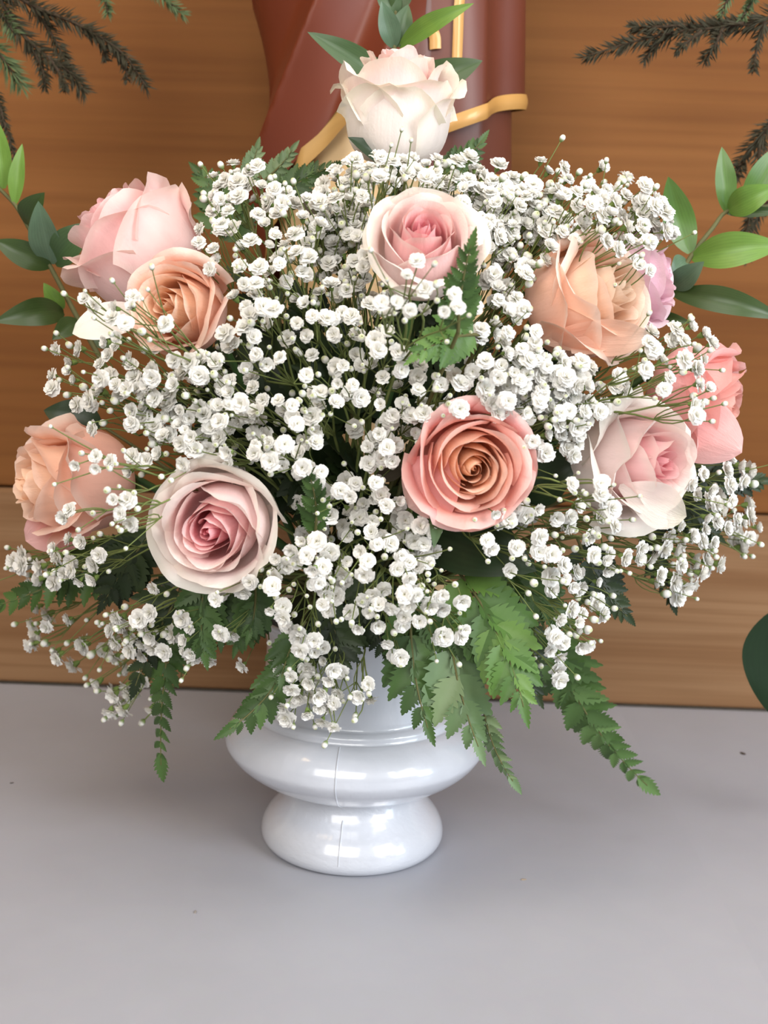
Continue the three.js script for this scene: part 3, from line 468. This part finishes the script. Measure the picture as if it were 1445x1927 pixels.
const SPRAYS = [
  ['tightly packed baby\'s breath spray between the statue\'s gold hem and the upper blush rose', -0.025, [[880, 360, 9, 34], [945, 380, 9, 34], [985, 430, 9, 34], [905, 415, 8, 30]]],
  ['tightly packed baby\'s breath spray filling the gap left of the upper blush rose', -0.03, [[650, 345, 8, 34], [635, 395, 8, 34], [600, 440, 7, 30], [670, 430, 7, 26]]],
  ['tightly packed baby\'s breath spray behind the apricot rose at the top right', -0.005, [[1060, 400, 9, 34], [1120, 385, 8, 30], [1170, 395, 8, 30], [1210, 430, 7, 26]]],
  ['little baby\'s breath spray tucked right at the base of the topmost rose', 0.035, [[722, 306, 3, 14], [762, 316, 4, 16], [700, 328, 3, 16], [795, 322, 3, 14]], true],
  ['dense baby\'s breath spray at the top left, nearest the statue\'s cloak', -0.005, [[430, 340, 7, 30], [482, 350, 7, 30], [410, 385, 5, 26], [525, 375, 5, 25]]],
  ['baby\'s breath spray just right of the large pale pink rose', 0, [[455, 430, 8, 36], [398, 440, 5, 26], [500, 470, 7, 32], [385, 485, 6, 24]]],
  ['baby\'s breath spray below the dull brown leaf at top left', 0, [[560, 435, 8, 36], [592, 395, 5, 28], [545, 500, 6, 32], [480, 520, 5, 28]]],
  ['dense baby\'s breath spray right under the topmost rose, left side', -0.005, [[692, 332, 9, 40], [650, 362, 8, 32], [742, 312, 6, 32], [660, 395, 6, 28]]],
  ['shaded baby\'s breath spray on the left side of the upper blush rose', -0.035, [[640, 430, 11, 42], [600, 475, 6, 30], [665, 470, 8, 32], [625, 500, 6, 30]]],
  ['shaded baby\'s breath spray at lower left of the upper blush rose', -0.03, [[610, 560, 8, 36], [665, 535, 7, 30], [650, 575, 6, 30], [570, 540, 5, 28]]],
  ['dense baby\'s breath spray right under the topmost rose, right side', -0.005, [[865, 345, 10, 40], [925, 358, 10, 40], [820, 325, 5, 24], [895, 375, 6, 26]]],
  ['thick baby\'s breath spray at the upper right of the blush rose', -0.01, [[965, 375, 11, 40], [935, 405, 9, 36], [1000, 405, 8, 30], [925, 445, 7, 26]]],
  ['shaded baby\'s breath spray on the right side of the upper blush rose', -0.03, [[940, 460, 10, 44], [985, 475, 9, 40], [955, 520, 9, 38], [925, 550, 6, 30]]],
  ['loose baby\'s breath twigs sticking up highest at the top right', 0, [[1025, 312, 2, 14], [1055, 345, 4, 28], [1130, 318, 1], [1090, 340, 3, 24], [1010, 360, 4, 24]]],
  ['dense baby\'s breath spray above the lilac rose at the top right corner', 0.02, [[1172, 338, 2, 12], [1190, 380, 8, 34], [1222, 415, 8, 32], [1262, 445, 2, 8]]],
  ['baby\'s breath spray lying over the top of the apricot rose', 0.045, [[1130, 400, 7, 30], [1100, 380, 6, 30], [1150, 440, 7, 28], [1195, 462, 6, 24], [1215, 500, 2, 10]], true],
  ['baby\'s breath spray left of the apricot rose', 0, [[1050, 415, 9, 36], [1020, 465, 8, 34], [1075, 450, 5, 25], [1010, 520, 6, 28]]],
  ['baby\'s breath spray right of the small peach rose', 0, [[470, 570, 7, 34], [505, 535, 5, 28], [455, 620, 6, 28], [455, 665, 5, 25]]],
  ['baby\'s breath spray in the left centre, below the top left spray', -0.005, [[530, 605, 7, 30], [560, 645, 6, 30], [520, 665, 7, 34], [585, 595, 4, 24]]],
  ['baby\'s breath twigs crossing under the small peach rose', 0.055, [[165, 575, 2, 12], [235, 590, 3, 18], [218, 622, 4, 22], [268, 632, 2, 12], [312, 610, 1], [250, 560, 1]], true],
  ['baby\'s breath spray at the far left above the peach rose', 0.0, [[130, 670, 4, 24], [120, 715, 5, 24], [150, 745, 6, 30], [180, 800, 2, 14]]],
  ['baby\'s breath spray left under the white bent-down petal', 0.01, [[220, 690, 7, 30], [272, 680, 7, 30], [205, 742, 7, 30], [245, 770, 6, 30]]],
  ['baby\'s breath spray below the small peach rose', 0.0, [[300, 730, 8, 34], [335, 695, 6, 26], [388, 690, 5, 20], [400, 750, 6, 34]]],
  ['dense baby\'s breath spray above the open blush rose', 0.0, [[290, 785, 9, 36], [345, 770, 7, 30], [370, 815, 8, 30], [430, 785, 6, 30]]],
  ['baby\'s breath spray touching the top of the open blush rose', 0.005, [[330, 842, 8, 30], [290, 835, 6, 26], [420, 842, 6, 26], [255, 880, 4, 20]]],
  ['sparse baby\'s breath twigs lying on the peach rose at far left', 0.075, [[155, 862, 2, 14], [190, 880, 3, 20], [202, 922, 1], [236, 950, 4, 20], [128, 970, 2, 10], [240, 985, 3, 16]], true],
  ['baby\'s breath spray in the centre left above the dark gap', -0.005, [[490, 755, 7, 32], [540, 765, 5, 25], [470, 805, 6, 30], [440, 720, 5, 28]]],
  ['bright baby\'s breath spray in the middle of the bouquet', 0.0, [[567, 750, 4, 22], [612, 752, 4, 20], [575, 805, 4, 20], [600, 690, 5, 25]]],
  ['baby\'s breath spray at the centre under the light green fern tip', -0.01, [[650, 720, 6, 26], [692, 735, 6, 30], [725, 690, 5, 26], [655, 675, 4, 24]]],
  ['shaded baby\'s breath spray left above the open coral rose', -0.02, [[742, 765, 7, 30], [700, 805, 7, 30], [770, 785, 6, 28], [735, 820, 6, 24]]],
  ['baby\'s breath spray right above the open blush rose', 0.0, [[560, 850, 6, 30], [520, 860, 6, 28], [590, 885, 4, 22], [480, 845, 5, 24]]],
  ['beige shaded baby\'s breath spray on the left of the coral rose', -0.015, [[720, 880, 6, 26], [690, 925, 6, 28], [742, 930, 7, 28], [715, 850, 4, 20]]],
  ['baby\'s breath spray in the dark gap left of the coral rose', 0.0, [[640, 940, 4, 20], [682, 970, 5, 20], [652, 1002, 5, 20], [600, 960, 3, 24]]],
  ['shaded baby\'s breath spray under the left of the coral rose', -0.005, [[732, 985, 6, 30], [782, 1005, 7, 28], [800, 1035, 6, 24], [745, 1030, 5, 24]]],
  ['fine baby\'s breath twigs in front of the upper blush rose', 0.075, [[785, 492, 1], [766, 520, 1], [808, 542, 2, 12], [848, 572, 3, 18], [735, 575, 3, 16], [770, 585, 1]], true],
  ['baby\'s breath spray under the upper blush rose', -0.005, [[690, 600, 6, 30], [735, 640, 5, 24], [700, 650, 5, 25], [640, 615, 6, 30], [765, 690, 4, 24]]],
  ['baby\'s breath spray right of the upright fern tip', 0.0, [[900, 605, 7, 30], [942, 630, 8, 34], [965, 585, 6, 28], [880, 575, 3, 18]]],
  ['dense baby\'s breath spray below the apricot rose', 0.005, [[1015, 650, 6, 28], [980, 690, 9, 34], [945, 680, 6, 26], [1040, 690, 6, 26]]],
  ['baby\'s breath spray above the open coral rose', -0.005, [[870, 690, 7, 30], [902, 720, 8, 30], [850, 738, 7, 28], [815, 735, 5, 24]]],
  ['dense white baby\'s breath spray right above the open coral rose', 0.0, [[950, 730, 9, 34], [992, 765, 9, 34], [935, 765, 5, 24], [1000, 725, 6, 26]]],
  ['dense white baby\'s breath spray between the coral and apricot roses', 0.005, [[1055, 710, 8, 30], [1082, 735, 7, 26], [1035, 765, 8, 30], [1070, 770, 6, 24]]],
  ['baby\'s breath spray on the right flank of the coral rose', 0.005, [[1010, 800, 7, 28], [1060, 800, 7, 28], [1012, 852, 3, 14], [1090, 830, 6, 24]]],
  ['thin baby\'s breath twigs between the apricot rose and the right blush rose', 0.005, [[1142, 745, 4, 22], [1100, 690, 4, 20], [1168, 722, 3, 14], [1122, 785, 4, 20], [1150, 815, 3, 16]]],
  ['baby\'s breath spray leaning out above the salmon rose', 0.03, [[1230, 640, 3, 12], [1285, 632, 5, 20], [1322, 652, 4, 20], [1235, 665, 3, 14]], true],
  ['nodding baby\'s breath twigs hanging over the salmon rose', 0.06, [[1215, 695, 3, 14], [1300, 690, 4, 16], [1256, 722, 3, 12], [1320, 742, 4, 18], [1305, 775, 3, 14]], true],
  ['few baby\'s breath blossoms lying before the right blush rose', 0.06, [[1075, 912, 1], [1130, 925, 3, 16], [1142, 950, 2, 12], [1125, 905, 1]], true],
  ['baby\'s breath spray nodding at the far right below the salmon rose', 0.0, [[1372, 882, 3, 16], [1402, 902, 3, 18], [1352, 930, 5, 24], [1315, 915, 4, 22], [1335, 955, 4, 20]]],
  ['baby\'s breath spray with many stalks at the far right lower edge', 0.0, [[1380, 962, 5, 24], [1402, 992, 4, 20], [1340, 992, 5, 24], [1390, 1020, 3, 16]]],
  ['grey shaded baby\'s breath spray below the right blush rose', -0.01, [[1270, 1000, 6, 30], [1300, 1030, 5, 24], [1240, 1015, 5, 22], [1215, 1040, 4, 20]]],
  ['baby\'s breath spray hanging lowest at the far right', 0.01, [[1330, 1060, 6, 24], [1290, 1080, 6, 24], [1270, 1110, 4, 15], [1235, 1090, 2, 10]]],
  ['baby\'s breath twigs hanging below the open coral rose', 0.02, [[990, 962, 4, 20], [940, 980, 3, 14], [925, 1028, 3, 12], [970, 1055, 5, 20], [1030, 1022, 5, 20]], true],
  ['baby\'s breath spray below the right blush rose, left side', 0.01, [[1100, 980, 7, 28], [1142, 985, 6, 24], [1110, 1030, 6, 24], [1060, 985, 3, 16]]],
  ['baby\'s breath spray over the dark fern at lower right', 0.02, [[1060, 1090, 7, 28], [1120, 1090, 7, 28], [1150, 1050, 5, 20], [1142, 1140, 4, 20]]],
  ['baby\'s breath spray on yellow-green twigs hanging before the feathery fern', 0.05, [[1070, 1180, 7, 28], [1102, 1172, 5, 20], [1045, 1212, 5, 18], [1092, 1212, 2, 8], [1050, 1270, 3, 10], [1000, 1100, 2, 14]]],
  ['baby\'s breath spray right below the open blush rose', 0.03, [[570, 1040, 7, 28], [520, 1072, 6, 24], [600, 1065, 6, 26], [465, 1105, 2, 12]]],
  ['baby\'s breath spray above the middle of the vase', 0.03, [[640, 1072, 7, 30], [702, 1042, 4, 18], [680, 1102, 6, 24], [630, 1122, 6, 24]]],
  ['baby\'s breath spray over the left of the vase rim', 0.045, [[530, 1130, 7, 28], [552, 1165, 6, 24], [598, 1118, 5, 24], [565, 1195, 6, 24], [580, 1222, 3, 14]]],
  ['baby\'s breath spray over the middle of the vase rim', 0.04, [[692, 1160, 7, 28], [750, 1112, 7, 28], [782, 1142, 7, 26], [742, 1182, 7, 26], [748, 1235, 2, 12]]],
  ['sparse baby\'s breath spray over the right of the vase rim', 0.04, [[820, 1142, 3, 12], [850, 1120, 5, 20], [800, 1080, 4, 20], [870, 1195, 3, 10], [822, 1200, 2, 14], [760, 1065, 4, 20]]],
  ['baby\'s breath spray hanging down in front of the white vase', 0.0, [[605, 1250, 7, 26], [550, 1278, 8, 30], [622, 1300, 10, 34], [575, 1310, 6, 25], [682, 1300, 5, 18], [545, 1335, 3, 14], [665, 1346, 2, 8], [622, 1342, 5, 20]], true, 0.115],
  ['baby\'s breath spray right below the peach rose at far left', 0.03, [[128, 1025, 5, 22], [188, 1048, 3, 12], [155, 1080, 5, 20], [115, 1060, 3, 16]]],
  ['baby\'s breath spray pointing out lowest left of the peach rose', 0.03, [[50, 1052, 4, 18], [88, 1078, 6, 20], [40, 1070, 2, 12]]],
  ['few baby\'s breath blossoms hanging free at the far left', 0.03, [[75, 1160, 5, 20], [125, 1168, 2, 10], [70, 1205, 4, 12], [60, 1100, 1]]],
  ['baby\'s breath blossoms on thin stalks hanging above the table at far left', 0.03, [[115, 1235, 3, 12], [165, 1222, 4, 14], [140, 1250, 1], [210, 1226, 4, 14]]],
  ['baby\'s breath spray at lower left above the long hanging frond', 0.03, [[230, 1188, 6, 20], [262, 1208, 7, 22], [282, 1160, 4, 16], [225, 1152, 3, 12], [302, 1205, 4, 18]]],
  ['baby\'s breath spray hanging lowest at the left over the table edge', 0.03, [[245, 1290, 8, 24], [186, 1282, 1], [230, 1312, 5, 18], [208, 1332, 2, 8], [286, 1332, 1], [305, 1268, 4, 16]]],
  ['baby\'s breath spray left of the vase in front of the wooden board', 0.03, [[345, 1185, 5, 18], [378, 1226, 5, 18], [350, 1212, 4, 16], [290, 1106, 1], [412, 1118, 3, 10], [432, 1192, 2, 14], [457, 1252, 1]]],
];
SPRAYS.forEach(([label, dz, cl, over, zfix], i) => spray(label, dz, cl, 500 + i * 7, { over: !!over, zfix: zfix ?? null }));
{
  const r = rng(909);
  for (let i = 0; i < 7; i++) {
    const a = i * 2.4, q = 0.2 + 0.6 * Math.sqrt((i + 0.5) / 7), cl = [];
    for (let j = 0; j < 4; j++) cl.push([700 + Math.cos(a) * 520 * q + (r() - 0.5) * 150, 730 + Math.sin(a) * 340 * q + (r() - 0.5) * 130, 6, 44]);
    spray('shaded baby\'s breath spray deep inside behind the front blossoms', -0.06 - 0.03 * r(), cl, 1000 + i, { group: 'shaded baby\'s breath inside the bouquet' });
  }
}

// ---------- fir boughs ----------
const needleMat = new THREE.MeshStandardMaterial({ color: 0x2e2a15, roughness: 0.8, side: THREE.DoubleSide }), needleGreen = new THREE.MeshStandardMaterial({ color: 0x4a5a36, roughness: 0.8, side: THREE.DoubleSide });
function bough(label, z, twigs, seed) {
  const r = rng(seed), o = P(...twigs[0].p[0], z), g = thing('fir_bough', label, 'branch', o), T = new Tubes(5);
  twigs.forEach(({ p, w, green }) => {
    const cv = new THREE.CatmullRomCurve3(p.map(([x, y]) => P(x, y, z + (r() - 0.5) * 0.02).sub(o))), L = cv.getLength(), k = mpp(o), pos = [], ix = [];
    T.add(cv.getPoints(16), 0.0016, 0.0006);
    const n = Math.round(L / 0.00028);
    for (let i = 0; i < n; i++) {
      const t = Math.pow(r(), 0.9), q = cv.getPoint(t), tan = cv.getTangent(t), a = r() * 6.283, side = V(0, 1, 0).cross(tan).normalize().applyAxisAngle(tan, a), l = 1.8 * w * k * (0.55 + 0.6 * r()) * (1 - 0.35 * t), d = tan.clone().multiplyScalar(0.85 + 0.3 * r()).add(side).normalize(), s = d.clone().cross(V(r() - 0.5, r() - 0.5, 1)).normalize().multiplyScalar(0.00055), b = pos.length / 3, e = q.clone().addScaledVector(d, l), m2 = q.clone().addScaledVector(d, l * 0.5);
      for (const v of [q, m2.clone().add(s), m2.clone().sub(s), e]) pos.push(v.x, v.y, v.z); ix.push(b, b + 2, b + 1, b + 1, b + 2, b + 3);
    }
    const geo = new THREE.BufferGeometry(); geo.setAttribute('position', new THREE.Float32BufferAttribute(pos, 3)); geo.setIndex(ix); geo.computeVertexNormals();
    part('needles', geo, green ? needleGreen : needleMat, g).userData.kind = 'stuff';
  });
  part('twig', T.geo(), new THREE.MeshStandardMaterial({ color: 0x3a2c1c, roughness: 0.9 }), g);
}
bough('dark fir bough hanging into the top left corner', -0.14, [
  { p: [[-20, -40], [60, 10], [150, 48], [230, 100], [276, 165]], w: 22 }, { p: [[-10, -20], [30, 50], [80, 100], [130, 135], [158, 170]], w: 26 }, { p: [[60, 10], [100, 70], [135, 140]], w: 20 }, { p: [[-30, 60], [5, 110], [40, 160]], w: 30, green: true }, { p: [[-20, 0], [5, 30], [25, 60]], w: 26, green: true },
  { p: [[150, 48], [190, 85], [200, 112]], w: 14 }, { p: [[210, 88], [235, 125], [240, 150]], w: 14 }, { p: [[50, 75], [80, 130], [85, 165]], w: 16 }, { p: [[90, 105], [118, 150], [120, 168]], w: 14 }, { p: [[-10, 170], [8, 230], [30, 305]], w: 13 }], 41);
bough('short fir twigs hanging from the top edge left of the statue', -0.16, [{ p: [[190, -40], [196, -8], [203, 24]], w: 16, green: true }, { p: [[250, -40], [300, -10], [345, 28]], w: 18, green: true }], 43);
bough('dark fir bough reaching left from the top right corner', -0.12, [
  { p: [[1480, 20], [1420, 42], [1350, 52], [1260, 62], [1180, 82], [1098, 108]], w: 24 }, { p: [[1400, 45], [1320, 48], [1240, 50], [1190, 52]], w: 18 }, { p: [[1270, 62], [1235, 85], [1212, 112]], w: 17 }, { p: [[1320, 58], [1290, 82], [1272, 95]], w: 15 }, { p: [[1360, 52], [1345, 85], [1325, 115]], w: 19 }, { p: [[1440, 40], [1425, 85], [1418, 132]], w: 15 }, { p: [[1380, -20], [1365, 8], [1355, 32]], w: 14, green: true }, { p: [[1420, -20], [1412, 5], [1396, 35]], w: 14, green: true }], 47);
bough('small dark fir twig behind the right ruscus branch', -0.14, [{ p: [[1490, 200], [1440, 245], [1400, 295], [1385, 330]], w: 22 }, { p: [[1430, 250], [1425, 340], [1400, 450]], w: 20 }, { p: [[1445, 380], [1420, 420], [1405, 490]], w: 16 }], 53);

// ---------- the statue ----------
{
  const cz = -0.185, c0 = P(728, 330, cz + 0.08), cx = c0.x, RX = 0.092, RZ = 0.078;
  const g = thing('robed_statue', 'painted statue in a red-brown cloak with gold trim behind the bouquet', 'statue', V(cx, 0, cz));
  const yAt = (px, py) => P(px, py, cz + 0.06).y, xAt = (px, py) => P(px, py, cz + 0.06).x - cx;
  const paint = (hex, v = 0.08) => new THREE.MeshPhysicalMaterial({ color: lin(hex), roughness: 0.5, clearcoat: 0.12, clearcoatRoughness: 0.35, side: THREE.DoubleSide, map: tex(128, 128, (u, w) => { const n = 1 - v + v * fbm(u * 7, w * 5, 4); return [n, n, n]; }) });
  const cloakM = paint(0x6c2c12), robeM = paint(0x642e1c), darkM = paint(0x5e2f20), cream = paint(0xd9b888), gold = new THREE.MeshPhysicalMaterial({ color: lin(0xc0904f), roughness: 0.45, metalness: 0.15, clearcoat: 0.2 });
  const ridge = (x) => { const t = x - Math.floor(x); return Math.pow(1 - Math.abs(2 * t - 1), 1.6); };
  const at = (th, y, k, add = 0) => { const yy = clamp((y - 0.3) / 0.5), taper = (1 - 0.03 * yy) * (1 - 0.3 * sm(0.34, 0.12, y)); return V((RX * k * taper + add) * Math.sin(th), y, (RZ * k * taper + add) * Math.cos(th)); };
  const shellPart = (name, mat, t0, t1, hem, top, k, fold, nu = 70, nv = 44) => part(name, surf(nu, nv, (u, v) => { const th = lerp(t0, t1, (u + 1) / 2), h = hem(th), y = lerp(h, top, v); return at(th, y, k, fold(th, y) + 0.004 * (1 - v) * (1 - v)); }), mat, g);
  // cream tunic down to the plinth
  shellPart('tunic', cream, -Math.PI, Math.PI, () => 0.1, 0.5, 0.82, (t, y) => 0.007 * ridge(t * 2.1 + 0.3 * y) + 0.003 * Math.sin(t * 9 + y * 14));
  // red-brown cloak on the left: hem rises from the left to the middle
  const yl = yAt(540, 345), ym = yAt(650, 215);
  const hemL = (th) => lerp(yl - 0.015, ym + 0.035, clamp((th + 1.1) / 1.0)) - 0.12 * sm(-1.1, -1.5, th);
  shellPart('cloak', cloakM, -2.6, 0.25, hemL, 0.8, 1.02, (t, y) => { const s = RX * Math.sin(t) * 10 - (y - 0.42) * 3.6; return 0.021 * ridge(s * 1.9 + 0.35) + 0.004 * Math.sin(s * 5 + 1) - 0.006; }, 90);
  // cream lining that shows along the hem
  shellPart('lining', paint(0xb08a50), -2.2, 0.3, (t) => hemL(t) - 0.012 - 0.012 * sm(-1, 0, t), 0.5, 0.95, (t, y) => 0.006 * ridge(t * 2 + 1));
  // robe on the right, with a gold hem band
  const yh = yAt(930, 322), yb = yAt(930, 305), rf = (t, y) => 0.004 * Math.sin(t * 5 + 1) + 0.003 * ridge(t * 1.7);
  shellPart('robe', darkM, 0.05, 2.6, () => yh, 0.6, 0.93, rf);
  shellPart('gold_hem', gold, 0.05, 2.6, () => yh - 0.002, yb, 0.95, rf, 60, 4);
  // front panel of the mantle with its gold edge rising to the right
  const e0 = yAt(865, 232), e1 = yAt(985, 178), hemR = (t) => e0 + (e1 - e0) * Math.max(-0.6, (Math.sin(t > 1.57 ? 1.57 : t) - 0.55) / 0.45), mf = (t, y) => 0.006 * ridge(t * 1.4 + 0.45) + 0.004 * Math.sin(t * 8 + y * 6);
  shellPart('mantle', robeM, 0.15, 2.6, hemR, 0.8, 0.985, mf);
  shellPart('gold_edge', gold, 0.15, 2.6, (t) => hemR(t) - 0.003, 0, 1.0, () => 0, 4, 2).removeFromParent();
  part('gold_edge', surf(80, 6, (u, v) => { const t = lerp(0.15, 2.0, (u + 1) / 2), y = hemR(t) + (v - 0.3) * 0.011; return at(t, y, 0.985, mf(t, hemR(t)) + 0.005 + 0.0012 * Math.sin(Math.PI * v)); }), gold, g);
  const strip = (pts, w, add) => part('gold_band', surf(6, 20, (u, v) => { const c = new THREE.CatmullRomCurve3(pts.map(([x, y]) => V(xAt(x, y), yAt(x, y), 0))), q = c.getPoint(v), tn = c.getTangent(v), x = q.x + tn.y * u * w, y = q.y - tn.x * u * w, th = Math.asin(clamp(x / (RX * 1.0), -1, 1)); return at(th, y, 0.985, mf(th, y) + add + 0.0012 * (1 - u * u)).setX(x); }), gold, g);
  strip([[868, -30], [862, 20], [860, 70], [858, 122]], 0.0036, 0.005);
  strip([[765, 35], [790, 48], [815, 72], [818, 100]], 0.004, 0.005);
  // plinth hidden behind the flowers and the top of the shoulders
  const pl = part('plinth', new THREE.LatheGeometry([[0.001, 0], [0.07, 0], [0.072, 0.01], [0.068, 0.03], [0.062, 0.04], [0.062, 0.1], [0.001, 0.104]].map(([x, y]) => new THREE.Vector2(x, y)), 48), darkM, g); pl.scale.z = 0.78;
  const cap = new THREE.SphereGeometry(1, 32, 16, 0, Math.PI * 2, 0, Math.PI / 2); cap.scale(RX * 0.92, 0.06, RZ * 0.92);
  part('shoulder', cap, cloakM, g).position.y = 0.795;
}
scene.traverse((o) => { if (o.isMesh) o.castShadow = o.receiveShadow = true; });
renderer.render(scene, camera);
